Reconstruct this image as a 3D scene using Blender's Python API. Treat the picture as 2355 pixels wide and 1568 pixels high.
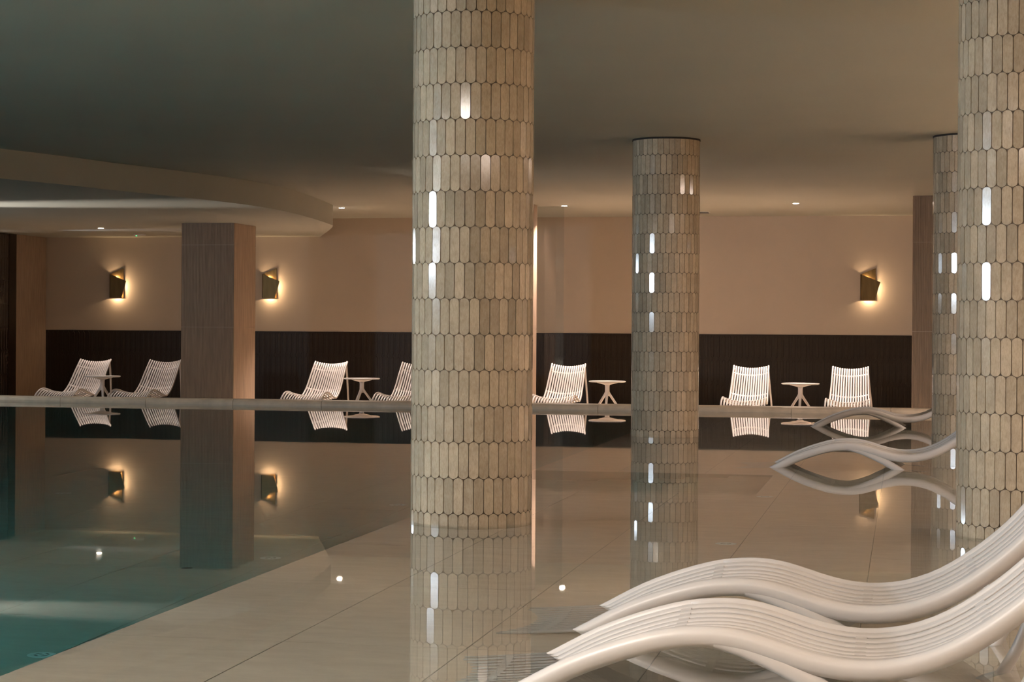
import bpy, bmesh, math, random
from mathutils import Vector, Matrix

random.seed(7)
SC = bpy.context.scene
for o in list(bpy.data.objects):
    bpy.data.objects.remove(o)
C = SC.collection
PI = math.pi

# ------------------------------------------------------------------ camera
YAW = math.radians(11.4)
cam_d = bpy.data.cameras.new('camera')
cam = bpy.data.objects.new('camera', cam_d)
C.objects.link(cam)
cam_d.sensor_fit = 'HORIZONTAL'
cam_d.sensor_width = 36.0
cam_d.lens = 36.0 * 4500.0 / 2355.0
cam_d.shift_y = -33.0 / 2355.0
cam_d.clip_end = 200
cam.matrix_world = (Matrix.Translation((0, 0, 1.364)) @ Matrix.Rotation(YAW, 4, 'Z')
                    @ Matrix.Rotation(PI / 2, 4, 'X') @ Matrix.Rotation(0.006, 4, 'Z'))
SC.camera = cam

# ------------------------------------------------------------------ world, exposure
w = bpy.data.worlds.new('world'); SC.world = w
w.use_nodes = True
w.node_tree.nodes['Background'].inputs[0].default_value = (0.55, 0.7, 0.9, 1)
w.node_tree.nodes['Background'].inputs[1].default_value = 0.05
vs = SC.view_settings
vs.view_transform = 'Standard'; vs.look = 'None'; vs.gamma = 1.0; vs.use_curve_mapping = False
vs.exposure = 1.12
cy = SC.cycles
cy.max_bounces = 8; cy.diffuse_bounces = 4; cy.glossy_bounces = 4; cy.transmission_bounces = 6
cy.use_adaptive_sampling = True; cy.adaptive_threshold = 0.05
cy.sample_clamp_indirect = 10.0
cy.caustics_reflective = False; cy.caustics_refractive = True
cy.use_denoising = True
cy.use_light_tree = False

WARM = (1.0, 0.66, 0.42)
WARM2 = (1.0, 0.80, 0.68)
COOL = (0.76, 0.88, 1.0)
PANEL_COL = (1.0, 0.80, 0.67)

def area(name, loc, rot, sx, sy, power, col, shape='RECTANGLE', spread=PI):
    d = bpy.data.lights.new(name, 'AREA'); d.shape = shape; d.size = sx
    if shape == 'RECTANGLE': d.size_y = sy
    d.energy = power; d.color = col; d.spread = spread
    o = bpy.data.objects.new(name, d); C.objects.link(o)
    o.location = loc; o.rotation_euler = rot
    return o

# daylight through the clerestory windows high in the side wall (see window_1 ...)
WIN = [(5.6, 2.6, 980), (30.0, 1.6, 38)]      # centre y, width, power
for y, wd, p in WIN:
    area('window_daylight', (-19.26, y, 2.715), (0, -PI / 2, 0), 0.36, wd, p, COOL)
# large round ceiling panels above the shallow ledge, behind / beside the camera
PANELS = [(0.6, 1.2, 60, 0), (5.6, 2.0, 120, 0), (5.6, 8.0, 110, 0), (5.6, 14.0, 170, 0), (5.6, 20.0, 180, 0), (5.6, 26.0, 180, 0),
          (-3.4, 4.0, 175, 1), (-9.5, 6.5, 170, 1)]  # these two are unseen fill, added to brighten the near ledge and deep water
for (x, y, pw, k) in PANELS:
    area('panel_light', (x, y, 3.70), (0, 0, 0), 1.1, 1.1, pw, (PANEL_COL, (1.0, 0.90, 0.80))[k], 'DISK')

# ------------------------------------------------------------------ materials
def new_mat(name):
    m = bpy.data.materials.new(name); m.use_nodes = True
    nt = m.node_tree; nt.nodes.clear()
    out = nt.nodes.new('ShaderNodeOutputMaterial')
    return m, nt, out

def N(nt, typ, **kw):
    n = nt.nodes.new(typ)
    for k, v in kw.items():
        if k.startswith('i_'):
            key = k[2:]
            n.inputs[int(key) if key.isdigit() else key.replace('_', ' ')].default_value = v
        else:
            setattr(n, k, v)
    return n

def ramp(nt, stops):
    r = nt.nodes.new('ShaderNodeValToRGB')
    el = r.color_ramp.elements
    el[0].position, el[0].color = stops[0][0], (*stops[0][1], 1)
    el[1].position, el[1].color = stops[-1][0], (*stops[-1][1], 1)
    for p, c in stops[1:-1]:
        e = el.new(p); e.color = (*c, 1)
    return r

def plain(name, col, rough=0.5, metal=0.0, noise=0.0, nscale=4.0, bump=0.0, bscale=60.0, stretch=(1, 1, 1), ior=1.5):
    m, nt, out = new_mat(name)
    b = N(nt, 'ShaderNodeBsdfPrincipled')
    b.inputs['Roughness'].default_value = rough; b.inputs['Metallic'].default_value = metal
    b.inputs['IOR'].default_value = ior
    nt.links.new(b.outputs[0], out.inputs[0])
    tc = N(nt, 'ShaderNodeTexCoord'); mp = N(nt, 'ShaderNodeMapping'); mp.inputs['Scale'].default_value = stretch
    nt.links.new(tc.outputs['Object'], mp.inputs[0])
    if noise > 0:
        n1 = N(nt, 'ShaderNodeTexNoise'); n1.inputs['Scale'].default_value = nscale; n1.inputs['Detail'].default_value = 6
        nt.links.new(mp.outputs[0], n1.inputs['Vector'])
        lo = tuple(max(0, c * (1 - noise)) for c in col); hi = tuple(min(1, c * (1 + noise)) for c in col)
        r = ramp(nt, [(0.3, lo), (0.7, hi)])
        nt.links.new(n1.outputs[0], r.inputs[0]); nt.links.new(r.outputs[0], b.inputs['Base Color'])
    else:
        b.inputs['Base Color'].default_value = (*col, 1)
    if bump > 0:
        n2 = N(nt, 'ShaderNodeTexNoise'); n2.inputs['Scale'].default_value = bscale; n2.inputs['Detail'].default_value = 3
        nt.links.new(mp.outputs[0], n2.inputs['Vector'])
        bp = N(nt, 'ShaderNodeBump'); bp.inputs['Strength'].default_value = bump; bp.inputs['Distance'].default_value = 0.004
        nt.links.new(n2.outputs[0], bp.inputs['Height']); nt.links.new(bp.outputs[0], b.inputs['Normal'])
    return m

def travertine(name, island=False):
    m, nt, out = new_mat(name)
    b = N(nt, 'ShaderNodeBsdfPrincipled'); nt.links.new(b.outputs[0], out.inputs[0])
    if island:
        rnd = N(nt, 'ShaderNodeNewGeometry').outputs['Random Per Island']
        vec = N(nt, 'ShaderNodeTexCoord').outputs['Object']
    else:
        rnd = N(nt, 'ShaderNodeObjectInfo').outputs['Random']
        vec = N(nt, 'ShaderNodeTexCoord').outputs['Object']
    off = N(nt, 'ShaderNodeVectorMath', operation='SCALE'); off.inputs[0].default_value = (37.0, 71.0, 53.0)
    nt.links.new(rnd, off.inputs['Scale'])
    add = N(nt, 'ShaderNodeVectorMath', operation='ADD')
    nt.links.new(vec, add.inputs[0]); nt.links.new(off.outputs[0], add.inputs[1])
    mp = N(nt, 'ShaderNodeMapping'); mp.inputs['Scale'].default_value = (1.0, 1.0, 0.32)
    nt.links.new(add.outputs[0], mp.inputs[0])
    n1 = N(nt, 'ShaderNodeTexNoise'); n1.inputs['Scale'].default_value = 95; n1.inputs['Detail'].default_value = 8; n1.inputs['Roughness'].default_value = 0.7
    n1.inputs['Distortion'].default_value = 0.35
    n2 = N(nt, 'ShaderNodeTexNoise'); n2.inputs['Scale'].default_value = 9; n2.inputs['Detail'].default_value = 3
    nt.links.new(mp.outputs[0], n1.inputs['Vector']); nt.links.new(add.outputs[0], n2.inputs['Vector'])
    r = ramp(nt, [(0.25, (0.36, 0.28, 0.19)), (0.5, (0.475, 0.385, 0.275)), (0.75, (0.55, 0.465, 0.355))])
    nt.links.new(n1.outputs[0], r.inputs[0])
    # per tile value shift
    mr = N(nt, 'ShaderNodeMapRange'); mr.inputs['To Min'].default_value = 0.80; mr.inputs['To Max'].default_value = 1.12
    nt.links.new(rnd, mr.inputs['Value'])
    mr2 = N(nt, 'ShaderNodeMapRange'); mr2.inputs['From Min'].default_value = 0.3; mr2.inputs['From Max'].default_value = 0.7
    mr2.inputs['To Min'].default_value = 0.90; mr2.inputs['To Max'].default_value = 1.08
    nt.links.new(n2.outputs[0], mr2.inputs['Value'])
    mul = N(nt, 'ShaderNodeMath', operation='MULTIPLY'); nt.links.new(mr.outputs[0], mul.inputs[0]); nt.links.new(mr2.outputs[0], mul.inputs[1])
    sc = N(nt, 'ShaderNodeVectorMath', operation='SCALE'); nt.links.new(r.outputs[0], sc.inputs[0]); nt.links.new(mul.outputs[0], sc.inputs['Scale'])
    nt.links.new(sc.outputs[0], b.inputs['Base Color'])
    b.inputs['Roughness'].default_value = 0.10
    b.inputs['Specular IOR Level'].default_value = 0.5
    return m

def ribbed(name, col, pitch, axis):
    """vertical ribbed stoneware panel, ribs along z"""
    m, nt, out = new_mat(name)
    b = N(nt, 'ShaderNodeBsdfPrincipled'); nt.links.new(b.outputs[0], out.inputs[0])
    tc = N(nt, 'ShaderNodeTexCoord'); sep = N(nt, 'ShaderNodeSeparateXYZ'); nt.links.new(tc.outputs['Object'], sep.inputs[0])
    mu = N(nt, 'ShaderNodeMath', operation='MULTIPLY'); mu.inputs[1].default_value = 2 * PI / pitch
    nt.links.new(sep.outputs[axis], mu.inputs[0])
    sn = N(nt, 'ShaderNodeMath', operation='SINE'); nt.links.new(mu.outputs[0], sn.inputs[0])
    nz = N(nt, 'ShaderNodeTexNoise'); nz.inputs['Scale'].default_value = 9; nz.inputs['Detail'].default_value = 5
    mp = N(nt, 'ShaderNodeMapping'); mp.inputs['Scale'].default_value = (3, 3, 0.25)
    nt.links.new(tc.outputs['Object'], mp.inputs[0]); nt.links.new(mp.outputs[0], nz.inputs['Vector'])
    r = ramp(nt, [(0.3, tuple(c * 0.82 for c in col)), (0.7, tuple(c * 1.15 for c in col))])
    nt.links.new(nz.outputs[0], r.inputs[0])
    nt.links.new(r.outputs[0], b.inputs['Base Color'])
    bp = N(nt, 'ShaderNodeBump'); bp.inputs['Strength'].default_value = 0.6; bp.inputs['Distance'].default_value = 0.003
    nt.links.new(sn.outputs[0], bp.inputs['Height']); nt.links.new(bp.outputs[0], b.inputs['Normal'])
    b.inputs['Roughness'].default_value = 0.55
    return m

def stone_floor(name, c0, c1, rough=0.35):
    m, nt, out = new_mat(name)
    b = N(nt, 'ShaderNodeBsdfPrincipled'); nt.links.new(b.outputs[0], out.inputs[0])
    tc = N(nt, 'ShaderNodeTexCoord'); rnd = N(nt, 'ShaderNodeObjectInfo')
    off = N(nt, 'ShaderNodeVectorMath', operation='SCALE'); off.inputs[0].default_value = (31.0, 57.0, 11.0)
    nt.links.new(rnd.outputs['Random'], off.inputs['Scale'])
    add = N(nt, 'ShaderNodeVectorMath', operation='ADD'); nt.links.new(tc.outputs['Object'], add.inputs[0]); nt.links.new(off.outputs[0], add.inputs[1])
    mp = N(nt, 'ShaderNodeMapping'); mp.inputs['Scale'].default_value = (1.0, 2.6, 1.0); mp.inputs['Rotation'].default_value = (0, 0, 0.35)
    nt.links.new(add.outputs[0], mp.inputs[0])
    n1 = N(nt, 'ShaderNodeTexNoise'); n1.inputs['Scale'].default_value = 3.2; n1.inputs['Detail'].default_value = 10; n1.inputs['Roughness'].default_value = 0.68; n1.inputs['Distortion'].default_value = 0.6
    nt.links.new(mp.outputs[0], n1.inputs['Vector'])
    r = ramp(nt, [(0.3, c0), (0.7, c1)])
    nt.links.new(n1.outputs[0], r.inputs[0]); nt.links.new(r.outputs[0], b.inputs['Base Color'])
    b.inputs['Roughness'].default_value = rough
    return m

def emissive(name, col, strength):
    m, nt, out = new_mat(name)
    e = N(nt, 'ShaderNodeEmission'); e.inputs[0].default_value = (*col, 1); e.inputs[1].default_value = strength
    nt.links.new(e.outputs[0], out.inputs[0])
    m.cycles.emission_sampling = 'NONE'        # small glowing lenses; the lamps beside them carry the light
    return m

def water_mat():
    m, nt, out = new_mat('pool_water')
    g = N(nt, 'ShaderNodeBsdfGlass'); g.inputs['IOR'].default_value = 1.333; g.inputs['Roughness'].default_value = 0.016
    g.inputs['Color'].default_value = (1, 1, 1, 1)
    tc = N(nt, 'ShaderNodeTexCoord'); mp = N(nt, 'ShaderNodeMapping'); mp.inputs['Scale'].default_value = (0.5, 1.0, 1.0)
    nt.links.new(tc.outputs['Object'], mp.inputs[0])
    n1 = N(nt, 'ShaderNodeTexNoise'); n1.inputs['Scale'].default_value = 2.2; n1.inputs['Detail'].default_value = 2
    nt.links.new(mp.outputs[0], n1.inputs['Vector'])
    bp = N(nt, 'ShaderNodeBump'); bp.inputs['Strength'].default_value = 0.05; bp.inputs['Distance'].default_value = 0.004
    nt.links.new(n1.outputs[0], bp.inputs['Height']); nt.links.new(bp.outputs[0], g.inputs['Normal'])
    nt.links.new(g.outputs[0], out.inputs['Surface'])
    v = N(nt, 'ShaderNodeVolumeAbsorption'); v.inputs['Color'].default_value = (0.0, 0.62, 0.66, 1); v.inputs['Density'].default_value = 0.52
    nt.links.new(v.outputs[0], out.inputs['Volume'])
    return m

def glass_mat():
    m, nt, out = new_mat('clear_glass')
    tr = N(nt, 'ShaderNodeBsdfTransparent'); tr.inputs[0].default_value = (0.92, 0.94, 0.95, 1)
    gl = N(nt, 'ShaderNodeBsdfGlossy'); gl.inputs['Roughness'].default_value = 0.01
    fr = N(nt, 'ShaderNodeFresnel'); fr.inputs[0].default_value = 1.5
    mx = N(nt, 'ShaderNodeMixShader')
    nt.links.new(fr.outputs[0], mx.inputs[0]); nt.links.new(tr.outputs[0], mx.inputs[1]); nt.links.new(gl.outputs[0], mx.inputs[2])
    nt.links.new(mx.outputs[0], out.inputs[0])
    return m

M = dict(
    gloss_tile=plain('dark_gloss_tile', (0.045, 0.032, 0.024), 0.16, noise=0.15, nscale=14),
    ceiling=plain('ceiling_plaster', (0.46, 0.455, 0.395), 0.7, noise=0.03, nscale=0.6),
    wall=plain('wall_plaster', (0.52, 0.44, 0.36), 0.75, noise=0.03, nscale=0.8, bump=0.1, bscale=90),
    trav=travertine('travertine'), trav_i=travertine('travertine_rear', True),
    grout=plain('dark_grout', (0.19, 0.15, 0.115), 0.8, noise=0.2, nscale=20),
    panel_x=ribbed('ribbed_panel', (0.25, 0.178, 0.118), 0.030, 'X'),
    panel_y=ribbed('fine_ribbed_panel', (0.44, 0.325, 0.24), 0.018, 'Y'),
    panel_joint=plain('panel_joint', (0.42, 0.35, 0.28), 0.7),
    dado=plain('dark_glazed_tile', (0.031, 0.021, 0.013), 0.38, noise=0.15, nscale=14, ior=1.32),
    dado_grout=plain('dark_tile_grout', (0.012, 0.009, 0.006), 0.8),
    ledge=stone_floor('ledge_stone', (0.66, 0.50, 0.395), (0.80, 0.635, 0.515)),
    deep=stone_floor('pool_floor_stone', (0.46, 0.44, 0.38), (0.56, 0.54, 0.47)),
    joint=plain('floor_joint', (0.28, 0.235, 0.18), 0.8),
    curb=plain('coping_stone', (0.74, 0.60, 0.45), 0.42, noise=0.12, nscale=5, bump=0.1, bscale=40),
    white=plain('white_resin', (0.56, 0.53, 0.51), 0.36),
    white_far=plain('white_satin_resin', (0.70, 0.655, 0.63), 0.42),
    brass=plain('aged_brass', (0.20, 0.135, 0.06), 0.42, metal=1.0, noise=0.18, nscale=18, stretch=(1, 1, 0.12)),
    metal=plain('brushed_steel', (0.6, 0.6, 0.58), 0.3, metal=1.0),
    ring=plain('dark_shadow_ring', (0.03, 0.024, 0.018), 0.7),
    frame=plain('window_frame_grey', (0.12, 0.12, 0.12), 0.5),
    inlet=plain('inlet_plastic', (0.80, 0.84, 0.84), 0.45),
    slot=plain('inlet_slot', (0.02, 0.02, 0.02), 0.6),
    plastic=plain('white_plastic', (0.7, 0.69, 0.66), 0.45),
    bulb=emissive('downlight_lens', (1.0, 0.86, 0.74), 30.0),
    lamp=emissive('sconce_led', (1.0, 0.62, 0.28), 10.0),
    green=emissive('green_led', (0.05, 0.8, 0.25), 1.5),
    panel_lens=emissive('panel_lens', (1.0, 0.85, 0.72), 3.0),
    water=water_mat(), glass=glass_mat(),
)

# ------------------------------------------------------------------ helpers
def mesh(name, verts, faces, smooth=False):
    me = bpy.data.meshes.new(name); me.from_pydata([tuple(v) for v in verts], [], faces); me.update()
    if smooth:
        for p in me.polygons: p.use_smooth = True
    return me

def link(name, me, mat=None, parent=None, loc=None, rot=None):
    o = bpy.data.objects.new(name, me); C.objects.link(o)
    if mat is not None and me is not None and len(me.materials) == 0: me.materials.append(M[mat] if isinstance(mat, str) else mat)
    if parent is not None: o.parent = parent
    if loc is not None: o.location = loc
    if rot is not None: o.rotation_euler = rot
    return o

def tag(o, label=None, cat=None, group=None, kind=None):
    if label: o['label'] = label
    if cat: o['category'] = cat
    if group: o['group'] = group
    if kind: o['kind'] = kind
    return o

def empty(name, loc=(0, 0, 0), rz=0.0):
    o = bpy.data.objects.new(name, None); C.objects.link(o); o.location = loc; o.rotation_euler = (0, 0, rz)
    o.empty_display_size = 0.1
    return o

def box_vf(x0, x1, y0, y1, z0, z1, base=0):
    v = [(x0, y0, z0), (x1, y0, z0), (x1, y1, z0), (x0, y1, z0), (x0, y0, z1), (x1, y0, z1), (x1, y1, z1), (x0, y1, z1)]
    f = [(0, 3, 2, 1), (4, 5, 6, 7), (0, 1, 5, 4), (1, 2, 6, 5), (2, 3, 7, 6), (3, 0, 4, 7)]
    return v, [tuple(i + base for i in q) for q in f]

def boxes(name, lst):
    V, Fc = [], []
    for b in lst:
        v, f = box_vf(*b, base=len(V)); V += v; Fc += f
    return mesh(name, V, Fc)

def box(name, b, mat, parent=None):
    return link(name, boxes(name, [b]), mat, parent)

def prism(name, poly, z0, z1, smooth=False):
    n = len(poly)
    V = [(x, y, z0) for x, y in poly] + [(x, y, z1) for x, y in poly]
    Fc = [tuple(range(n - 1, -1, -1)), tuple(range(n, 2 * n))]
    Fc += [(i, (i + 1) % n, n + (i + 1) % n, n + i) for i in range(n)]
    return mesh(name, V, Fc)

def lathe(name, prof, n=32, smooth=True):
    """prof: list of (r, z) from bottom to top"""
    V, Fc = [], []
    for r, z in prof:
        for k in range(n):
            a = 2 * PI * k / n; V.append((r * math.cos(a), r * math.sin(a), z))
    for j in range(len(prof) - 1):
        for k in range(n):
            Fc.append((j * n + k, j * n + (k + 1) % n, (j + 1) * n + (k + 1) % n, (j + 1) * n + k))
    Fc.append(tuple(range(n - 1, -1, -1))); Fc.append(tuple((len(prof) - 1) * n + k for k in range(n)))
    me = mesh(name, V, Fc)
    if smooth:
        for p in me.polygons:
            if len(p.vertices) == 4: p.use_smooth = True
    return me

def sweep(name, pts, A, B, sect, smooth=True, scale=None):
    """sweep closed 2-D section (a,b) along pts; A[i],B[i] are the section axes at pts[i]"""
    V, Fc = [], []
    n = len(sect)
    for i, p in enumerate(pts):
        s = scale[i] if scale else 1.0
        for a, b in sect:
            V.append(tuple(p[k] + s * (a * A[i][k] + b * B[i][k]) for k in range(3)))
    for i in range(len(pts) - 1):
        for k in range(n):
            Fc.append((i * n + k, i * n + (k + 1) % n, (i + 1) * n + (k + 1) % n, (i + 1) * n + k))
    Fc.append(tuple(range(n - 1, -1, -1))); Fc.append(tuple((len(pts) - 1) * n + k for k in range(n)))
    me = mesh(name, V, Fc)
    me.update()
    bm = bmesh.new(); bm.from_mesh(me); bmesh.ops.recalc_face_normals(bm, faces=bm.faces); bm.to_mesh(me); bm.free()
    if smooth:
        for p in me.polygons:
            if len(p.vertices) == 4: p.use_smooth = True
    return me

def superellipse(ha, hb, n=8, e=2.6):
    out = []
    for k in range(n):
        t = 2 * PI * (k + 0.5) / n
        c, s = math.cos(t), math.sin(t)
        out.append((ha * math.copysign(abs(c) ** (2 / e), c), hb * math.copysign(abs(s) ** (2 / e), s)))
    return out

def catmull(P, m):
    """resample control polyline through Catmull-Rom with m points per span"""
    out = []
    Q = [tuple(2 * P[0][k] - P[1][k] for k in range(len(P[0])))] + list(P) + [tuple(2 * P[-1][k] - P[-2][k] for k in range(len(P[0])))]
    for i in range(1, len(Q) - 2):
        p0, p1, p2, p3 = Q[i - 1], Q[i], Q[i + 1], Q[i + 2]
        for j in range(m):
            t = j / m
            out.append(tuple(0.5 * (2 * p1[k] + (p2[k] - p0[k]) * t + (2 * p0[k] - 5 * p1[k] + 4 * p2[k] - p3[k]) * t * t
                                    + (3 * p1[k] - p0[k] - 3 * p2[k] + p3[k]) * t ** 3) for k in range(len(p1))))
    out.append(tuple(P[-1]))
    return out

def dup(root, loc=None, rz=None):
    r = root.copy(); C.objects.link(r)
    if loc is not None: r.location = loc
    if rz is not None: r.rotation_euler = (0, 0, rz)
    for ch in list(root.children):
        c = ch.copy(); C.objects.link(c); c.parent = r
        for g in ch.children:
            d = g.copy(); C.objects.link(d); d.parent = c
    return r

# ------------------------------------------------------------------ dimensions
CEIL = 3.735
SOFF = 3.333
WALL_Y = 41.7
LEFT_X = -19.28
RIGHT_X = 8.6
FRONT_Y = -7.0
DECK_Z = -0.312
CURB_Y = 31.9
LEDGE_Z = -0.18
DEEP_Z = -1.35
EDGE_X = -3.52
POOL_X0, POOL_X1 = -18.4, 3.95
POOL_Y0 = 4.55

# ------------------------------------------------------------------ setting: shell
def struct(name, me, mat, label=None, parent=None):
    o = link(name, me, mat, parent)
    if parent is None:
        o['kind'] = 'structure'
    if label: o['label'] = label
    return o

struct('ceiling', boxes('ceiling', [(LEFT_X - 0.3, RIGHT_X + 0.3, FRONT_Y - 0.3, WALL_Y + 0.3, CEIL, CEIL + 0.2)]), 'ceiling',
       'smooth matt grey-beige plaster ceiling over the whole pool hall')
struct('wall_back', boxes('wall_back', [(LEFT_X - 0.3, RIGHT_X + 0.3, WALL_Y, WALL_Y + 0.25, DECK_Z - 0.3, CEIL)]), 'wall',
       'warm beige plaster wall behind the row of white lounge chairs')
struct('wall_front', boxes('wall_front', [(LEFT_X - 0.3, RIGHT_X + 0.3, FRONT_Y - 0.25, FRONT_Y, -0.5, CEIL)]), 'wall',
       'plain plaster wall closing the hall opposite the chairs')
struct('wall_right', boxes('wall_right', [(RIGHT_X, RIGHT_X + 0.25, FRONT_Y, WALL_Y, -0.5, CEIL)]), 'wall',
       'plain plaster wall beside the shallow ledge')

# left wall with clerestory openings
wl = []
zlo, zhi = 2.50, 2.93
wl.append((LEFT_X - 0.25, LEFT_X, FRONT_Y, WALL_Y, -0.5, zlo))
wl.append((LEFT_X - 0.25, LEFT_X, FRONT_Y, WALL_Y, zhi, CEIL))
ys = [FRONT_Y] + [v for y, wd, p in WIN for v in (y - wd / 2 - 0.05, y + wd / 2 + 0.05)] + [WALL_Y]
for i in range(0, len(ys), 2):
    wl.append((LEFT_X - 0.25, LEFT_X, ys[i], ys[i + 1], zlo, zhi))
wall_left = struct('wall_left', boxes('wall_left', wl), 'wall', 'side wall with a row of high strip windows')
for i, (y, wd, p) in enumerate(WIN):
    a, b = y - wd / 2 - 0.05, y + wd / 2 + 0.05
    wn = struct('window_%d' % (i + 1), boxes('window_frame', [
        (LEFT_X - 0.16, LEFT_X - 0.08, a, b, zlo, zlo + 0.05), (LEFT_X - 0.16, LEFT_X - 0.08, a, b, zhi - 0.05, zhi),
        (LEFT_X - 0.16, LEFT_X - 0.08, a, a + 0.05, zlo, zhi), (LEFT_X - 0.16, LEFT_X - 0.08, b - 0.05, b, zlo, zhi)]), 'frame',
        'high strip window in the side wall letting in cool daylight')
    box('window_pane', (LEFT_X - 0.125, LEFT_X - 0.115, a + 0.05, b - 0.05, zlo + 0.05, zhi - 0.05), 'glass', wn)

# floors -------------------------------------------------------------------
deck = struct('floor', boxes('floor', [
    (LEFT_X, RIGHT_X, CURB_Y + 0.30, WALL_Y, DECK_Z - 0.25, DECK_Z),
    (LEFT_X, POOL_X0, FRONT_Y, CURB_Y + 0.30, -0.45, 0.06),
    (POOL_X1, RIGHT_X, FRONT_Y, CURB_Y + 0.30, -0.45, 0.06),
    (POOL_X0, POOL_X1, FRONT_Y, POOL_Y0, -0.45, 0.06)]), 'curb', 'stone deck around the pool')

# ledge and deep floor: bedding + tile slabs
RX0, RX1, RY0, RY1 = EDGE_X, -1.22, 16.33, 18.49     # stair recess
ledge = struct('floor_ledge', boxes('floor_ledge', [
    (EDGE_X + 0.012, POOL_X1, POOL_Y0, RY0, DEEP_Z - 0.3, LEDGE_Z - 0.012),
    (EDGE_X + 0.012, POOL_X1, RY1, CURB_Y, DEEP_Z - 0.3, LEDGE_Z - 0.012),
    (RX1, POOL_X1, RY0, RY1, DEEP_Z - 0.3, LEDGE_Z - 0.012)]), 'joint', 'shallow submerged stone ledge of the pool')
XJ = [EDGE_X + 0.829 * k for k in range(10)]
YJ = [8.27 - 1.87 * 2 + 1.87 * k for k in range(16)]
YJ = [y for y in YJ if y < CURB_Y] + [CURB_Y]
G = 0.0022
slab_cache = {}
def slab(name, x0, x1, y0, y1, z, mat, parent):
    key = (mat, round(x1 - x0, 3), round(y1 - y0, 3))
    if key not in slab_cache:
        hx, hy = (x1 - x0) / 2 - G, (y1 - y0) / 2 - G
        b = 0.002
        V = [(-hx, -hy, -0.02), (hx, -hy, -0.02), (hx, hy, -0.02), (-hx, hy, -0.02), (-hx, -hy, -b), (hx, -hy, -b), (hx, hy, -b), (-hx, hy, -b),
             (-hx + b, -hy + b, 0), (hx - b, -hy + b, 0), (hx - b, hy - b, 0), (-hx + b, hy - b, 0)]
        Fc = [(8, 9, 10, 11)]
        for a in (0, 4):
            Fc += [(a + i, a + (i + 1) % 4, a + 4 + (i + 1) % 4, a + 4 + i) for i in range(4)]
        slab_cache[key] = mesh(name, V, Fc)
    return link(name, slab_cache[key], mat, parent, ((x0 + x1) / 2, (y0 + y1) / 2, z))
for i in range(len(XJ) - 1):
    for j in range(len(YJ) - 1):
        x0, x1, y0, y1 = XJ[i], min(XJ[i + 1], POOL_X1), YJ[j], YJ[j + 1]
        if x1 <= x0 + 0.05: continue
        # cut the stair recess out of the slabs
        if x0 < RX1 - 0.02 and y0 < RY1 and y1 > RY0:
            cut_x = max(x0, min(x1, RX1))
            if y0 < RY0 - 0.03: slab('ledge_tile', x0, x1, y0, RY0, LEDGE_Z, 'ledge', ledge)
            if y1 > RY1 + 0.03: slab('ledge_tile', x0, x1, RY1, y1, LEDGE_Z, 'ledge', ledge)
            if cut_x < x1 - 0.03: slab('ledge_tile', cut_x, x1, max(y0, RY0), min(y1, RY1), LEDGE_Z, 'ledge', ledge)
            continue
        slab('ledge_tile', x0, x1, y0, y1, LEDGE_Z, 'ledge', ledge)
# stairs in the recess, descending from the ledge to the deep floor
for k in range(5):
    xs1 = RX1 - 0.41 * k; xs0 = xs1 - 0.41 if k < 4 else EDGE_X
    zt = LEDGE_Z - 0.2 * (k + 1)
    box('pool_step', (xs0, xs1, RY0, RY1, DEEP_Z - 0.02, zt), 'ledge', ledge)
# vertical face of ledge
box('ledge_riser', (EDGE_X, EDGE_X + 0.012, POOL_Y0, RY0, DEEP_Z, LEDGE_Z - 0.02), 'deep', ledge)
box('ledge_riser', (EDGE_X, EDGE_X + 0.012, RY1, CURB_Y, DEEP_Z, LEDGE_Z - 0.02), 'deep', ledge)

deepf = struct('floor_pool', boxes('floor_pool', [(POOL_X0, EDGE_X + 0.02, POOL_Y0, CURB_Y, DEEP_Z - 0.3, DEEP_Z - 0.008),
    (POOL_X0 - 0.05, POOL_X0, POOL_Y0, CURB_Y, DEEP_Z, -0.05)]), 'joint', 'deep pool floor of large stone tiles')
XD = [-4.856 + 0.0 + 0.81 * k for k in range(-17, 2)]
XD = [x for x in XD if x > POOL_X0] + [EDGE_X]
YD = [9.90 - 1.87 * 3 + 1.87 * k for k in range(16)]
YD = [max(YD[0], POOL_Y0)] + [y for y in YD if POOL_Y0 < y < CURB_Y] + [CURB_Y]
for i in range(len(XD) - 1):
    for j in range(len(YD) - 1):
        slab('pool_floor_tile', XD[i], XD[i + 1], YD[j], YD[j + 1], DEEP_Z, 'deep', deepf)

# curb (raised coping) ------------------------------------------------------
curb = struct('pool_curb', boxes('pool_curb', [(POOL_X0, POOL_X1, CURB_Y + 0.02, CURB_Y + 0.30, DEEP_Z, 0.06)]), 'joint',
              'raised rounded stone coping along the far pool edge')
prof = [(0.0, -0.05), (0.0, 0.03), (0.012, 0.062), (0.035, 0.085), (0.07, 0.095), (0.27, 0.095), (0.30, 0.08), (0.31, 0.05), (0.31, -0.05)]
CJ = [-14.467 + 1.581 * k for k in range(-3, 12)]
CJ = [POOL_X0] + [x for x in CJ if x > POOL_X0 + 0.2 and x < POOL_X1 - 0.2] + [POOL_X1]
for i in range(len(CJ) - 1):
    x0, x1 = CJ[i] + 0.003, CJ[i + 1] - 0.003
    n = len(prof)
    V = [(x0, CURB_Y + a, b) for a, b in prof] + [(x1, CURB_Y + a, b) for a, b in prof]
    Fc = [(k, n + k, n + k + 1, k + 1) for k in range(n - 1)] + [tuple(range(n)), tuple(range(2 * n - 1, n - 1, -1))]
    me = mesh('coping_stone', V, Fc)
    bm = bmesh.new(); bm.from_mesh(me); bmesh.ops.recalc_face_normals(bm, faces=bm.faces); bm.to_mesh(me); bm.free()
    link('coping_stone', me, 'curb', curb)

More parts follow.
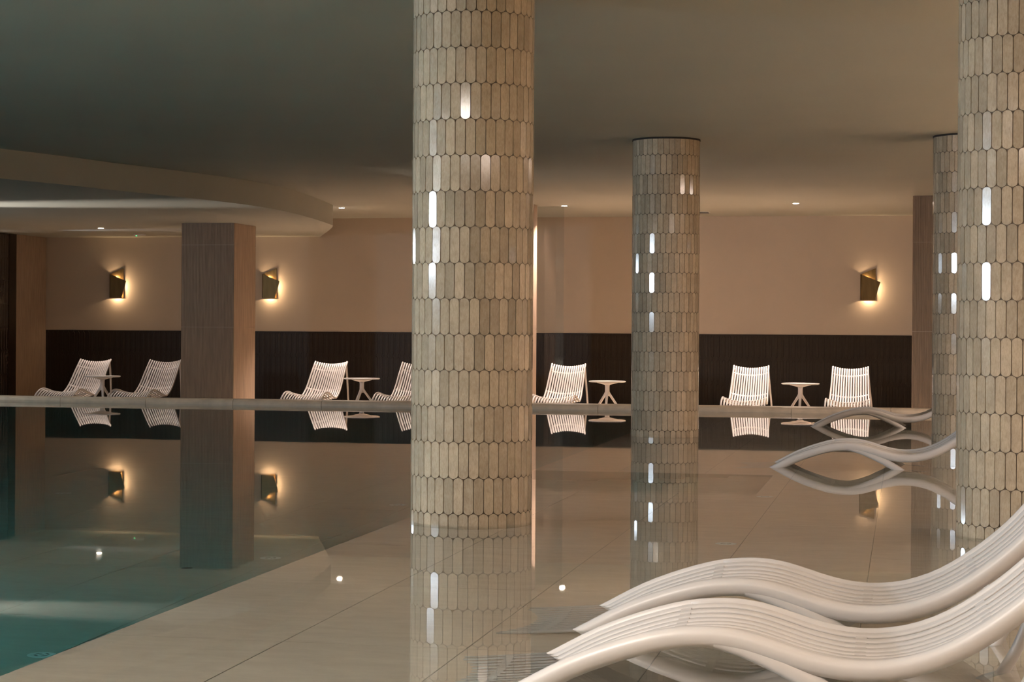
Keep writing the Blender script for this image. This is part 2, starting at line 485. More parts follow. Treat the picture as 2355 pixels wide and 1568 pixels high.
# water ---------------------------------------------------------------------
wat = link('pool_water', boxes('pool_water', [(POOL_X0 - 0.02, POOL_X1 + 0.02, POOL_Y0 - 0.02, CURB_Y + 0.03, DEEP_Z - 0.2, 0.0)]), 'water')
tag(wat, 'still mirror-like teal pool water filling the basin', 'water', kind='stuff')

# soffit: lowered curved ceiling -------------------------------------------
curve = catmull([(LEFT_X, 15.0), (-16.2, 17.6), (-13.6, 21.4), (-12.05, 24.7), (-11.4, 27.1), (-10.92, 28.9), (-10.62, 30.4), (-10.52, 32.1), (-10.66, 34.0),
                 (-10.86, 35.6), (-11.05, 36.85), (-11.22, 37.5), (-11.77, 39.05), (-12.76, WALL_Y)], 5)
poly = curve + [(LEFT_X, WALL_Y)]
sf = struct('ceiling_soffit', prism('ceiling_soffit', poly, SOFF, CEIL + 0.01), 'ceiling', 'lowered plaster ceiling with a long curved edge')

# ------------------------------------------------------------------ wainscot of dark picket tiles
TW, TH = 0.1234, 0.51
def picket(name, w, h):
    hx, hz = w / 2 - 0.0022, h / 2 - 0.0025
    d0, d1 = -0.006, -0.0125
    ix, tz, e = hx * 0.50, 0.055, 0.0035
    V = []
    Fc = []
    r0 = [(-hx, 0, -hz), (hx, 0, -hz), (hx, 0, hz), (-hx, 0, hz)]
    r1 = [(x, d0, z) for x, _, z in r0]
    V += r0 + r1
    Fc += [(i, (i + 1) % 4, 4 + (i + 1) % 4, 4 + i) for i in range(4)]
    Fc += [(4, 5, 6, 7)]
    hexo = [(0, -hz + 0.004), (ix, -hz + tz), (ix, hz - tz), (0, hz - 0.004), (-ix, hz - tz), (-ix, -hz + tz)]
    hexi = [(0, -hz + 0.004 + e * 2), (ix - e, -hz + tz + e), (ix - e, hz - tz - e), (0, hz - 0.004 - e * 2), (-ix + e, hz - tz - e), (-ix + e, -hz + tz + e)]
    b = len(V)
    V += [(x, d0 - 0.0001, z) for x, z in hexo] + [(x, d1, z) for x, z in hexi]
    Fc += [(b + i, b + (i + 1) % 6, b + 6 + (i + 1) % 6, b + 6 + i) for i in range(6)]
    Fc += [tuple(b + 6 + i for i in range(6))]
    me = mesh(name, V, Fc)
    return me
pk_full = picket('wainscot_tile', TW, TH)
pk_gloss = picket('wall_tile', TW, TH)
DADO_TOP = 1.218
bays = [(-19.26, -13.25, 'dark picket-tile wainscot on the back wall under the lowered ceiling'),
        (-13.25, -7.30, 'dark picket-tile wainscot between square pillar and glass panel'),
        (-7.30, 0.18, 'dark picket-tile wainscot between glass panel and ribbed pillar')]
for bi, (x0, x1, lab) in enumerate(bays):
    tr = struct('trim_%d' % (bi + 1), boxes('trim', [(x0, x1, WALL_Y - 0.008, WALL_Y, DECK_Z, DADO_TOP)]), 'dado_grout', lab)
    n = int(round((x1 - x0) / TW)); tw = (x1 - x0) / n
    for k in range(n):
        xc = x0 + (k + 0.5) * tw
        for r in range(3):
            o = link('wainscot_tile', pk_full, 'dado', tr, (xc, WALL_Y - 0.008, DADO_TOP - TH * (r + 0.5)))
            o.rotation_euler = (random.gauss(0, 0.004), 0, random.gauss(0, 0.006))
    box('cap_strip', (x0, x1, WALL_Y - 0.016, WALL_Y - 0.001, DADO_TOP, DADO_TOP + 0.010), 'dado', tr)

# dark tiled strip and fine-ribbed panels on the side wall beside the chairs
for (z0, z1) in ((DECK_Z, 1.312), (1.317, 2.938), (2.943, SOFF)):
    box('wall_panel', (LEFT_X, LEFT_X + 0.02, 40.15, WALL_Y - 0.02, z0, z1), 'panel_y', wall_left)
box('panel_joint', (LEFT_X, LEFT_X + 0.016, 40.15, WALL_Y - 0.02, DECK_Z, SOFF), 'panel_joint', wall_left)
box('corner_trim', (LEFT_X, LEFT_X + 0.03, 39.80, 40.14, DECK_Z, SOFF), 'dado', wall_left)
box('tile_backing', (LEFT_X, LEFT_X + 0.008, 37.4, 39.80, DECK_Z, SOFF), 'dado_grout', wall_left)
for k in range(19):
    yc = 39.80 - (k + 0.5) * TW
    for r in range(7):
        zc = SOFF - 0.01 - TH * (r + 0.5)
        if zc - TH / 2 < DECK_Z - 0.02: continue
        o = link('wall_tile', pk_gloss, 'gloss_tile', wall_left, (LEFT_X + 0.008, yc, zc))
        o.rotation_euler = (0, random.gauss(0, 0.01), PI / 2 + random.gauss(0, 0.03))

# ------------------------------------------------------------------ square panelled pillars
def pillar(x0, x1, y0, y1, top, label):
    p = empty('square_pillar', ((x0 + x1) / 2, (y0 + y1) / 2, DECK_Z))
    tag(p, label, 'pillar')
    hx, hy, h = (x1 - x0) / 2, (y1 - y0) / 2, top - DECK_Z
    t = 0.012
    box('core', (-hx + t, hx - t, -hy + t, hy - t, 0, h), 'panel_joint', p)
    zj = [0, 1.32 - DECK_Z, 2.91 - DECK_Z, h]
    for i in range(3):
        z0, z1 = zj[i] + 0.003, zj[i + 1] - 0.003
        for ys_ in ((-hy, -hy + t), (hy - t, hy)):
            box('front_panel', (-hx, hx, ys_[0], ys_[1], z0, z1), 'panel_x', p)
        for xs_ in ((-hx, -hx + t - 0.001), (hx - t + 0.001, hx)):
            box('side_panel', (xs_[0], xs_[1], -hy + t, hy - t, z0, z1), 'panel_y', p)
    return p
pillar(-13.79, -12.72, 35.93, 37.20, SOFF, 'square ribbed stone pillar standing under the lowered curved ceiling')
pillar(-8.15, -7.08, 36.27, 37.53, CEIL, 'square ribbed pillar mostly hidden behind the tall tiled column, beside the glass panel')
pillar(0.10, 1.17, 35.53, 36.80, CEIL, 'square ribbed brown pillar beside the wall light, partly behind a tiled column')

# glass panel next to the second pillar
gp = box('glass_panel', (-7.14, -6.62, 37.95, 37.962, DECK_Z, CEIL), 'glass')
tag(gp, 'tall clear glass panel standing beside the bright edge of a square pillar', 'glass panel')

# ------------------------------------------------------------------ round columns clad in travertine tiles
R0 = 0.425
NT = 38
ROW = 0.2455
Z0 = 0.080
def tile_mesh(name, w, zlo_, zhi_, flat_top=False, flat_bot=False, na=8):
    """flat stadium tile in the x-z plane, face towards -y"""
    hw, eh = w / 2, 0.0275
    def outline(ins):
        pts = []
        for k in range(na):
            a = PI * k / (na - 1)
            if flat_bot: pass
            pts.append((-(hw - ins) * math.cos(a), zlo_ + eh - (eh - ins) * math.sin(a)) if not flat_bot else None)
        if flat_bot: pts = [(-(hw - ins), zlo_ + ins), (hw - ins, zlo_ + ins)]
        if flat_top: pts += [(hw - ins, zhi_ - ins), (-(hw - ins), zhi_ - ins)]
        else:
            for k in range(na):
                a = PI * k / (na - 1)
                pts.append(((hw - ins) * math.cos(a), zhi_ - eh + (eh - ins) * math.sin(a)))
        return pts
    o0, o1 = outline(0.0), outline(0.0011)
    n = len(o0)
    V = [(x, 0.011, z) for x, z in o0] + [(x, 0.0, z) for x, z in o1]
    Fc = [(i, (i + 1) % n, n + (i + 1) % n, n + i) for i in range(n)] + [tuple(n + i for i in range(n))]
    return mesh(name, V, Fc)
TWC = 2 * PI * R0 / NT - 0.0031
tm_mid = tile_mesh('tile', TWC, -ROW / 2 - 0.0038, ROW / 2 + 0.0038)
N_ROWS = int((CEIL - 0.03 - Z0) / ROW)            # full rows above Z0
z_last = Z0 + N_ROWS * ROW
tm_top = tile_mesh('tile', TWC, -0.0038, CEIL - 0.022 - z_last, flat_top=True)
tm_low = tile_mesh('tile', TWC, LEDGE_Z - (Z0 - ROW / 2) + 0.002, ROW / 2 + 0.0038, flat_bot=True)

def column(cx, cy, label, phase, wide_limit):
    root = empty('tiled_column', (cx, cy, LEDGE_Z)); tag(root, label, 'column')
    link('core', lathe('core', [(R0 - 0.0055, 0.0), (R0 - 0.0055, CEIL - LEDGE_Z)], 64), 'grout', root)
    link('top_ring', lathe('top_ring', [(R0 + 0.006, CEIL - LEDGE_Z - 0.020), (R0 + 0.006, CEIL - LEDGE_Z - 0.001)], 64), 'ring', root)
    face = math.atan2(-cy, -cx)                   # towards the camera position
    cand, rest = [], []
    for r in range(-1, N_ROWS + 1):
        if r == -1: me, zc = tm_low, Z0 - ROW / 2
        elif r == N_ROWS: me, zc = tm_top, z_last
        else: me, zc = tm_mid, Z0 + (r + 0.5) * ROW
        for k in range(NT):
            a = face + math.radians(phase) + (2 * PI / NT) * (k + (0.5 if r % 2 == 0 else 0.0))
            d = math.atan2(math.sin(a - face), math.cos(a - face))
            cand.append((abs(d), r, a, me, zc, d))
    cand.sort(key=lambda c: c[0])
    lim = [c for c in cand if c[0] < math.radians(wide_limit)][:300]
    chosen = set(id(c) for c in lim)
    rows = [c for c in cand if id(c) in chosen]
    rest = [c for c in cand if id(c) not in chosen]
    def mat_for(a, zc):
        j = Matrix.Rotation(random.gauss(0, 0.013), 4, 'Z') @ Matrix.Rotation(random.gauss(0, 0.006), 4, 'X')
        rr = R0 + random.uniform(-0.0012, 0.0012)
        return Matrix.Translation((rr * math.cos(a), rr * math.sin(a), zc - LEDGE_Z)) @ Matrix.Rotation(a + PI / 2, 4, 'Z') @ j
    for c in rows:
        o = link('tile', c[3], 'trav', root)
        o.matrix_local = mat_for(c[2], c[4])
    V, Fc = [], []
    for c in rest:
        mm = mat_for(c[2], c[4]); b = len(V)
        V += [tuple(mm @ v.co) for v in c[3].vertices]
        Fc += [tuple(b + i for i in p.vertices) for p in c[3].polygons]
    o = link('rear_tiles', mesh('rear_tiles', V, Fc), 'trav_i', root); o['kind'] = 'stuff'
    return root
column(-2.995, 13.44, 'large round column of beige oval travertine tiles standing at the edge of the submerged ledge', 2.0, 88)
column(-2.99, 24.63, 'slimmer-looking round travertine-tiled column between the two bright lounge chairs, top ring visible', -4.5, 88)
column(0.735, 24.63, 'round travertine-tiled column overlapping the brown ribbed pillar, behind two in-water loungers', 1.0, 95)
column(0.755, 13.44, 'round travertine-tiled column rising directly behind the two front in-water loungers', 0.5, 95)

# ------------------------------------------------------------------ wave loungers standing in the water
def lounger_proto():
    root = empty('water_lounger', (0, 0, LEDGE_Z))
    ctrl = [(-1.82, -0.165), (-1.72, -0.125), (-1.58, -0.06), (-1.45, 0.005), (-1.25, 0.112), (-1.06, 0.186), (-0.88, 0.236), (-0.72, 0.251), (-0.60, 0.242), (-0.50, 0.218),
            (-0.33, 0.168), (-0.17, 0.147), (0.0, 0.165), (0.165, 0.228), (0.33, 0.336), (0.466, 0.452), (0.56, 0.556), (0.66, 0.672), (0.76, 0.775), (0.86, 0.860)]
    P = catmull(ctrl, 3)
    HW = 0.405
    # tangent / normal
    T, Nn = [], []
    for i in range(len(P)):
        a, b = P[max(0, i - 1)], P[min(len(P) - 1, i + 1)]
        l = math.hypot(b[0] - a[0], b[1] - a[1]); t = ((b[0] - a[0]) / l, (b[1] - a[1]) / l)
        T.append(t); Nn.append((-t[1], t[0]))
    def at(i, u, off=0.0):
        """u in -1..1 across, dished cross-section"""
        dip = 0.052 * (1 - u * u)
        return (P[i][0] - Nn[i][0] * (dip - off), u * HW, P[i][1] - Nn[i][1] * (dip - off) - LEDGE_Z)
    n = len(P)
    zax = [(Nn[i][0], 0, Nn[i][1]) for i in range(n)]
    yax = [(0, 1, 0)] * n
    # slats
    NS = 12
    ha, hb = 0.0235, 0.0095
    for k in range(NS):
        u = -0.858 + 1.716 * k / (NS - 1)
        s = 2 * 0.052 * u / HW
        c = 1 / math.sqrt(1 + s * s)
        # tilt the slat with the dish
        A = [(c * 0 + s * c * Nn[i][0], c, s * c * Nn[i][1]) for i in range(n)]
        B = [(c * Nn[i][0], -s * c, c * Nn[i][1]) for i in range(n)]
        link('slat', sweep('slat', [at(i, u, -0.009) for i in range(n)], A, B, superellipse(ha, hb, 8, 3.2)), 'white', root)
    # side rails: deep D-shaped bands
    for sgn in (-1, 1):
        sec = [(-0.024, 0.000), (-0.012, 0.003), (0.010, 0.000), (0.026, -0.010), (0.032, -0.030), (0.028, -0.055), (0.014, -0.074), (-0.008, -0.078), (-0.022, -0.070), (-0.026, -0.030)]
        sec = [(sgn * a, b) for a, b in sec]
        scl = []
        for i in range(n):
            x = P[i][0]
            scl.append(0.45 + 0.55 * min(1, max(0, (x + 1.80) / 0.45)) if x < -1.35 else 1.0)
        link('side_rail', sweep('side_rail', [at(i, sgn * 0.985, 0.004) for i in range(n)], yax, zax, sec, scale=scl), 'white', root)
    # cross ribs
    def idx(x): return min(range(n), key=lambda i: abs(P[i][0] - x))
    for x in (-1.62, -0.86, -0.18, 0.27, 0.74):
        i = idx(x)
        us = [-0.97 + 1.94 * k / 16 for k in range(17)]
        pts = [at(i, u, -0.010) for u in us]
        A = [(T[i][0], 0, T[i][1])] * 17; B = [zax[i]] * 17
        link('cross_rib', sweep('cross_rib', pts, A, B, [(-0.022, 0.0075), (0.022, 0.0075), (0.016, -0.024), (-0.016, -0.024)], smooth=False), 'white', root)
    # front legs: arch going down from the rails
    for sgn in (-1, 1):
        L = catmull([(-0.86, 0.205), (-0.72, 0.212), (-0.58, 0.178), (-0.44, 0.118), (-0.30, 0.045), (-0.20, -0.015), (-0.08, -0.09), (0.03, -0.165)], 3)
        pts, A, B = [], [], []
        for i in range(len(L)):
            a, b = L[max(0, i - 1)], L[min(len(L) - 1, i + 1)]
            l = math.hypot(b[0] - a[0], b[1] - a[1]); t = ((b[0] - a[0]) / l, (b[1] - a[1]) / l)
            pts.append((L[i][0], sgn * (HW * 0.985 - 0.004), L[i][1] - LEDGE_Z)); A.append((0, sgn, 0)); B.append((-t[1], 0, t[0]))
        link('front_leg', sweep('front_leg', pts, A, B, [(-0.022, 0.032), (0.012, 0.034), (0.026, 0.018), (0.028, -0.015), (0.014, -0.034), (-0.022, -0.034)]), 'white', root)
    # rear legs under the backrest
    for sgn in (-1, 1):
        L = catmull([(0.30, -0.165), (0.335, -0.08), (0.385, 0.0), (0.435, 0.085), (0.475, 0.18), (0.51, 0.28), (0.56, 0.385), (0.63, 0.52)], 3)
        pts, A, B = [], [], []
        for i in range(len(L)):
            a, b = L[max(0, i - 1)], L[min(len(L) - 1, i + 1)]
            l = math.hypot(b[0] - a[0], b[1] - a[1]); t = ((b[0] - a[0]) / l, (b[1] - a[1]) / l)
            pts.append((L[i][0], sgn * (HW - 0.03), L[i][1] - LEDGE_Z)); A.append((0, sgn, 0)); B.append((-t[1], 0, t[0]))
        link('rear_leg', sweep('rear_leg', pts, A, B, superellipse(0.030, 0.024, 10, 2.3)), 'white', root)
    return root
LG = 'white wave loungers standing in the shallow water'
lg = lounger_proto()
lg.location = (0, 7.665, LEDGE_Z)
tag(lg, 'white slatted wave lounger in shallow water, in front of its twin with nothing before it', 'lounger', LG)
tag(dup(lg, (0.0, 9.11, LEDGE_Z)), 'white slatted wave lounger in shallow water, second one, right behind the foremost lounger', 'lounger', LG)
tag(dup(lg, (0.155, 19.72, LEDGE_Z)), 'white wave lounger standing in the water between the two round columns, mirrored arch below', 'lounger', LG)
tag(dup(lg, (0.165, 27.9, LEDGE_Z)), 'white wave lounger in the water closest to the stone curb and lounge chairs', 'lounger', LG)

# ------------------------------------------------------------------ slatted lounge chairs on the deck
def chair_proto():
    root = empty('lounge_chair', (0, 0, DECK_Z))
    # profile in (y, z) with y relative to 36.0, from the front foot to the top of the back
    ctrl = [(-1.40, -0.305), (-1.365, -0.20), (-1.30, -0.10), (-1.215, 0.0), (-1.05, 0.090), (-0.90, 0.122), (-0.76, 0.118), (-0.60, 0.088), (-0.42, 0.042), (-0.26, 0.005), (-0.13, -0.006),
            (0.0, 0.030), (0.14, 0.105), (0.30, 0.235), (0.46, 0.400), (0.60, 0.535), (0.74, 0.665)]
    P = catmull(ctrl, 2)
    n = len(P)
    T, Nn = [], []
    for i in range(n):
        a, b = P[max(0, i - 1)], P[min(n - 1, i + 1)]
        l = math.hypot(b[0] - a[0], b[1] - a[1]); t = ((b[0] - a[0]) / l, (b[1] - a[1]) / l)
        T.append(t); Nn.append((-t[1], t[0]))
    def hw(i):
        y = P[i][0]
        if y < -0.9: return 0.385
        return 0.385 - 0.065 * min(1, (y + 0.9) / 1.64)
    def at(i, u, off=0.0):
        dip = 0.068 * (1 - u * u) * min(1.0, 0.35 + 0.65 * max(0, (P[i][0] + 1.30)) / 0.4)
        return (u * hw(i), P[i][0] - Nn[i][0] * (dip - off), P[i][1] - Nn[i][1] * (dip - off) - DECK_Z)
    NS = 16
    xax = [(1, 0, 0)] * n; zax = [(0, Nn[i][0], Nn[i][1]) for i in range(n)]
    for k in range(NS):
        u = -1 + 2 * k / (NS - 1)
        edge = k in (0, NS - 1)
        ha, hb = (0.0165, 0.017) if edge else (0.0172, 0.0085)
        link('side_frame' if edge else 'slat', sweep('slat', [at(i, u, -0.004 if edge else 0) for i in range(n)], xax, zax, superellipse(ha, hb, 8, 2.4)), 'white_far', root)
    def idx(z): return min(range(n // 2, n), key=lambda i: abs(P[i][1] - z))
    bars = [idx(0.565), idx(0.185), min(range(n), key=lambda i: abs(P[i][0] + 0.42)), min(range(n), key=lambda i: abs(P[i][0] + 0.95))]
    for i in bars:
        us = [-1 + 2 * k / 16 for k in range(17)]
        link('cross_bar', sweep('cross_bar', [at(i, u, -0.008) for u in us], [(0, T[i][0], T[i][1])] * 17, [zax[i]] * 17,
                                [(-0.011, 0.013), (0.011, 0.013), (0.009, -0.010), (-0.009, -0.010)], smooth=False), 'white_far', root)
    for sgn in (-1, 1):
        L = catmull([(0.315, 0.69, 0.605), (0.332, 0.685, 0.44), (0.358, 0.65, 0.20), (0.388, 0.595, -0.06), (0.415, 0.53, -0.305)], 4)
        pts = [(sgn * x, y, z - DECK_Z) for x, y, z in L]
        link('rear_leg', sweep('rear_leg', pts, [(1, 0, 0)] * len(pts), [(0, 0.9, 0.43)] * len(pts), superellipse(0.019, 0.022, 8, 2.4),
                               scale=[1.0 - 0.15 * i / len(pts) for i in range(len(pts))]), 'white_far', root)
    return root
CG = 'white slatted lounge chairs along the back wall'
ch = chair_proto()
chairs = [(-15.90, 'white slatted lounge chair next to the dark tiled side wall, side table overlapping its back'),
          (-14.42, 'white slatted lounge chair whose back edge is cut off by the square pillar'),
          (-11.00, 'brightly spotlit white slatted lounge chair between square pillar and a round side table'),
          (-9.24, 'white slatted lounge chair half hidden by the large tiled column'),
          (-6.30, 'brightly spotlit white slatted lounge chair in front of the tall glass panel'),
          (-2.84, 'white slatted lounge chair standing just past the slimmer tiled column with the ring'),
          (-1.01, 'white slatted lounge chair below the wall light near ribbed pillar, behind a water lounger')]
for i, (x, lab) in enumerate(chairs):
    o = ch if i == 0 else dup(ch)
    o.location = (x, 36.0, DECK_Z); tag(o, lab, 'chair', CG)

# ------------------------------------------------------------------ side tables
def table_proto():
    root = empty('side_table', (0, 0, DECK_Z))
    top = 0.372 - DECK_Z
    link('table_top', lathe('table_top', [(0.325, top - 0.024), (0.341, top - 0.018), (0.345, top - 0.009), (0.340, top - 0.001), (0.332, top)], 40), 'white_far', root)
    link('under_dish', lathe('under_dish', [(0.045, top - 0.075), (0.07, top - 0.066), (0.19, top - 0.035), (0.205, top - 0.0245)], 32), 'white_far', root)
    zs = 0.165 - DECK_Z
    stem = [(0.040, zs - 0.07), (0.042, zs), (0.041, zs + 0.10), (0.046, top - 0.076)]
    link('stem', lathe('stem', stem, 20), 'white_far', root)
    for k in range(3):
        a = 2 * PI * k / 3
        L = catmull([(0.010, zs + 0.03), (0.040, zs - 0.03), (0.12, zs - 0.14), (0.235, zs - 0.30), (0.345, 0.006)], 3)
        pts = [(r * math.cos(a), r * math.sin(a), z) for r, z in L]
        side = (-math.sin(a), math.cos(a), 0); up = (0.80 * math.cos(a), 0.80 * math.sin(a), 0.60)
        link('leg', sweep('leg', pts, [side] * len(pts), [up] * len(pts), superellipse(0.026, 0.022, 10, 2.8),
                          scale=[1.05 - 0.25 * i / len(pts) for i in range(len(pts))]), 'white_far', root)
    return root
TG = 'round white side tables between the lounge chairs'
tb = table_proto()
tables = [(-15.16, 1.0, 'round white side table in front of the lounge chair next to the dark side wall'),
          (-10.115, -PI / 2 - 0.2, 'round white side table between the spotlit chair and chair cut by the large column'),
          (-5.415, 0.55, 'round white side table beside the chair with the glass panel behind it'),
          (-1.88, -PI / 2, 'round white side table standing between two chairs that face the water')]
for i, (x, rz, lab) in enumerate(tables):
    o = tb if i == 0 else dup(tb)
    o.location = (x, 35.35 if i == 0 else 35.8, DECK_Z); o.rotation_euler = (0, 0, rz); tag(o, lab, 'table', TG)

# ------------------------------------------------------------------ folded brass wall sconces
def plate(name, pts, y, t=0.004):
    """pts (x,z); y distance from wall (towards -y), per point optional"""
    n = len(pts)
    V = [(p[0], -(y if len(p) < 3 else p[2]), p[1]) for p in pts] + [(p[0], -(y if len(p) < 3 else p[2]) - t, p[1]) for p in pts]
    Fc = [tuple(range(n)), tuple(range(2 * n - 1, n - 1, -1))] + [(i, n + i, n + (i + 1) % n, (i + 1) % n) for i in range(n)]
    return mesh(name, V, Fc)
def sconce_proto():
    root = empty('wall_sconce', (0, 0, 0))
    bp_ = link('back_plate', plate('back_plate', [(0.0, 0.0), (0.285, 0.0), (0.285, 0.665), (0.02, 0.560), (0.0, 0.545)], 0.010), 'brass', root)
    # rounded fold along the left edge
    V, Fc = [], []
    m = 8
    for k in range(m + 1):
        a = PI * k / m
        x = -0.010 * math.sin(a) * 3.0; y = 0.057 - 0.045 * math.cos(a)
        for (zz, dx) in ((0.0, 0), (0.545 - 0.015 * k / m, 0)):
            V.append((x, -y, zz)); V.append((x + 0.003, -y, zz))
    for k in range(m):
        b = 4 * k
        Fc += [(b, b + 4, b + 6, b + 2), (b + 1, b + 3, b + 7, b + 5), (b + 2, b + 6, b + 7, b + 3), (b, b + 1, b + 5, b + 4)]
    link('fold', mesh('fold', V, Fc, True), 'brass', root)
    link('front_plate', plate('front_plate', [(0.0, 0.0, 0.100), (0.272, 0.0, 0.100), (0.385, 0.375, 0.105), (0.0, 0.530, 0.100)], 0.1), 'brass', root)
    link('lamp', boxes('lamp', [(0.13, 0.15, -0.060, -0.045, 0.10, 0.36)]), 'lamp', bp_)
    return root
sp = sconce_proto()
sconces = [(-17.665, 'folded brass wall light glowing above the chair nearest the side wall'),
           (-14.045, 'folded brass wall light glowing just beside the square ribbed pillar'),
           (-0.925, 'folded brass wall light glowing above the chair beside the brown ribbed pillar')]
for i, (x, lab) in enumerate(sconces):
    o = sp if i == 0 else dup(sp)
    o.location = (x, WALL_Y - 0.002, 1.966); tag(o, lab, 'wall light', 'folded brass wall lights')
    for dx, dz, pw in ((0.14, 0.06, 5.5), (0.20, 0.26, 7.5), (0.10, 0.45, 3.2)):
        d = bpy.data.lights.new('sconce_light', 'POINT'); d.energy = pw; d.color = (1.0, 0.68, 0.38); d.shadow_soft_size = 0.02
        l = bpy.data.objects.new('sconce_light', d); C.objects.link(l); l.location = (x + dx, WALL_Y - 0.055, 1.966 + dz)

# ------------------------------------------------------------------ recessed downlights
def downlight(x, y, z, label, power, lab_group='recessed ceiling downlights', aim=None, size=2.0, blend=0.9):
    root = empty('downlight', (x, y, z)); tag(root, label, 'downlight', lab_group)
    tr_ = link('trim_ring', lathe('trim_ring', [(0.060, -0.006), (0.072, -0.005), (0.074, 0.0)], 24), 'plastic', root)
    link('lens', lathe('lens', [(0.052, -0.010), (0.054, -0.0065)], 20), 'bulb', tr_)
    d = bpy.data.lights.new('downlight_beam', 'SPOT'); d.energy = power; d.color = WARM2; d.spot_size = size; d.spot_blend = blend; d.shadow_soft_size = 0.05
    l = bpy.data.objects.new('downlight_beam', d); C.objects.link(l); l.location = (x, y, z - 0.03)
    if aim: l.rotation_euler = (Vector(aim) - Vector((x, y, z))).to_track_quat('-Z', 'Y').to_euler()
    return root
downlight(-16.18, 37.6, SOFF, 'small bright downlight in the lowered curved ceiling', 150, aim=(-16.0, 37.1, 0))
downlight(-11.15, 37.9, CEIL, 'small bright downlight at the tip of the curved ceiling edge', 500, aim=(-11.1, 37.3, 0))
downlight(-6.57, 37.7, CEIL, 'small bright downlight above the glass panel', 560, aim=(-6.5, 37.2, 0))
downlight(-2.07, 37.4, CEIL, 'small bright downlight in the ceiling over the two chairs facing the water', 640, aim=(-2.1, 37.0, 0))

# unseen spotlights added on the side wall to streak light along the lowered ceiling
for (y, y2, pw, colr, lab) in ((30.0, 30.1, 1500, (1.0, 0.93, 0.84), 'small unseen spotlight added to light a band of the lowered ceiling over the deep pool'),
                           (38.6, 38.4, 160, (0.85, 0.90, 1.0), 'small unseen spotlight added to light a cool streak on the lowered ceiling above the chairs')):
    zl = 2.2 if y < 37 else 2.9
    r = empty('added_spotlight', (LEFT_X + (0.0 if y < 37 else 0.03), y, zl)); tag(r, lab, 'spotlight')
    hs = link('housing', boxes('housing', [(0.0, 0.10, -0.06, 0.06, -0.05, 0.05)]), 'frame', r)
    link('lens', boxes('lens', [(0.10, 0.104, -0.045, 0.045, -0.035, 0.035)]), 'bulb', hs)
    d = bpy.data.lights.new('added_spotlight_beam', 'SPOT'); d.energy = pw; d.color = colr; d.spot_size = 0.42; d.spot_blend = 1.0; d.shadow_soft_size = 0.04
    l = bpy.data.objects.new('added_spotlight_beam', d); C.objects.link(l); l.location = (LEFT_X + 0.2, y, zl)
    l.rotation_euler = (Vector((-14.2, y2, 3.33)) - l.location).to_track_quat('-Z', 'Y').to_euler()

# smoke detector with a green light
sd = empty('smoke_detector', (-16.4, 40.2, SOFF)); tag(sd, 'small white ceiling detector with a green light on the lowered ceiling', 'detector')
sb_ = link('base', lathe('base', [(0.09, -0.035), (0.135, -0.028), (0.14, 0.0)], 24), 'plastic', sd)
link('green_led', lathe('green_led', [(0.016, -0.046), (0.016, -0.034)], 10), 'green', sb_, (-0.06, -0.03, 0))
vt = empty('ceiling_vent', (-4.07, 40.0, CEIL)); tag(vt, 'small flat ceiling vent right beside the slimmer tiled column', 'vent')
link('vent_plate', boxes('vent_plate', [(-0.09, 0.09, -0.12, 0.12, -0.03, -0.004)]), 'frame', vt)
link('vent_rim', boxes('vent_rim', [(-0.11, 0.11, -0.14, 0.14, -0.012, 0.0)]), 'plastic', vt)

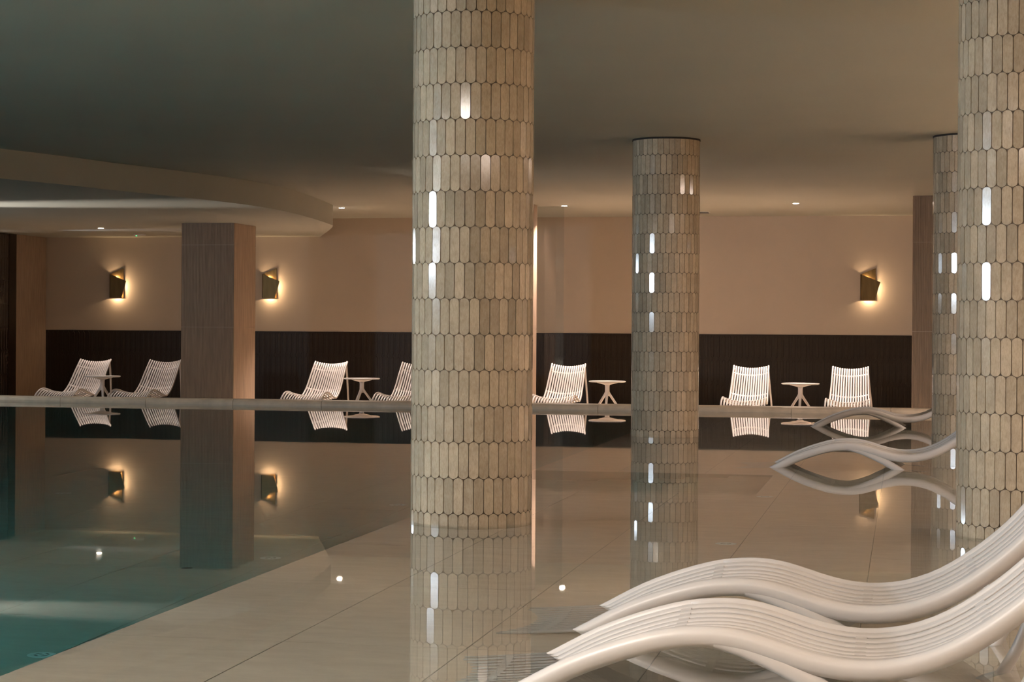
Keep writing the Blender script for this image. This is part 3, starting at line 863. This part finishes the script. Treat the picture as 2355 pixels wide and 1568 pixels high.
# ------------------------------------------------------------------ round floor inlets in the pool
def inlet_proto():
    root = empty('floor_inlet', (0, 0, 0))
    dc_ = link('disc', lathe('disc', [(0.070, 0.0), (0.070, 0.006), (0.064, 0.010), (0.050, 0.010), (0.048, 0.008), (0.0001, 0.008)], 32), 'inlet', root)
    for (a0, a1, r0, r1) in ((20, 80, 0.028, 0.038), (110, 170, 0.028, 0.038), (200, 260, 0.028, 0.038), (290, 350, 0.028, 0.038)):
        V, Fc = [], []
        m = 6
        for k in range(m + 1):
            a = math.radians(a0 + (a1 - a0) * k / m)
            V += [(r0 * math.cos(a), r0 * math.sin(a), 0.0095), (r1 * math.cos(a), r1 * math.sin(a), 0.0095)]
        Fc = [(2 * k, 2 * k + 1, 2 * k + 3, 2 * k + 2) for k in range(m)]
        link('slot', mesh('slot', V, Fc), 'slot', dc_)
    link('hub', boxes('hub', [(-0.012, 0.012, -0.004, 0.004, 0.008, 0.0098)]), 'slot', dc_)
    return root
ip = inlet_proto()
first = True
for (x, y, z, lab) in ((-4.11, 8.87, DEEP_Z, 'round floor inlet cover sunk in the teal deep water beside the ledge edge'),
                       (-4.12, 12.39, DEEP_Z, 'round floor inlet cover in the deep pool near the large column'),
                       (-7.28, 16.13, DEEP_Z, 'faint round floor inlet cover far out in the deep pool'),
                       (-4.18, 15.92, DEEP_Z, 'round floor inlet cover in the deep pool just past the large column'),
                       (-1.13, 12.60, LEDGE_Z, 'round floor inlet cover on the ledge behind the front water loungers'),
                       (-1.13, 16.14, LEDGE_Z, 'round floor inlet cover on the ledge next to the sunken steps')):
    o = ip if first else dup(ip)
    first = False
    o.location = (x, y, z); tag(o, lab, 'pool inlet', 'round floor inlets')

fd = empty('floor_drain', (-4.48, 11.80, DEEP_Z)); tag(fd, 'small dark drain cover on the deep pool floor', 'drain')
link('drain_cover', lathe('drain_cover', [(0.034, 0.0), (0.034, 0.004), (0.028, 0.006)], 20), 'slot', fd)
link('drain_rim', lathe('drain_rim', [(0.040, 0.0), (0.040, 0.003), (0.035, 0.003)], 20), 'frame', fd)

# ------------------------------------------------------------------ ceiling panel fixtures, those over the water being added fill (lights set at the top)
for (x, y, pw, k) in PANELS:
    p = empty('ceiling_panel_light', (x, y, CEIL)); tag(p, ('large round flush ceiling light over the side deck of the pool hall', 'unseen round fill light added at the ceiling over the open water of the pool')[k], 'ceiling light', ('round ceiling lights over the side deck', 'added round fill lights over the water')[k])
    n = 40; V = []
    for r, z in ((0.57, 0.0), (0.57, -0.05), (0.60, -0.05), (0.60, 0.0)):
        V += [(r * math.cos(2 * PI * k / n), r * math.sin(2 * PI * k / n), z) for k in range(n)]
    link('rim', mesh('rim', V, [(j * n + k, j * n + (k + 1) % n, (j + 1) * n + (k + 1) % n, (j + 1) * n + k) for j in range(3) for k in range(n)]), 'plastic', p)
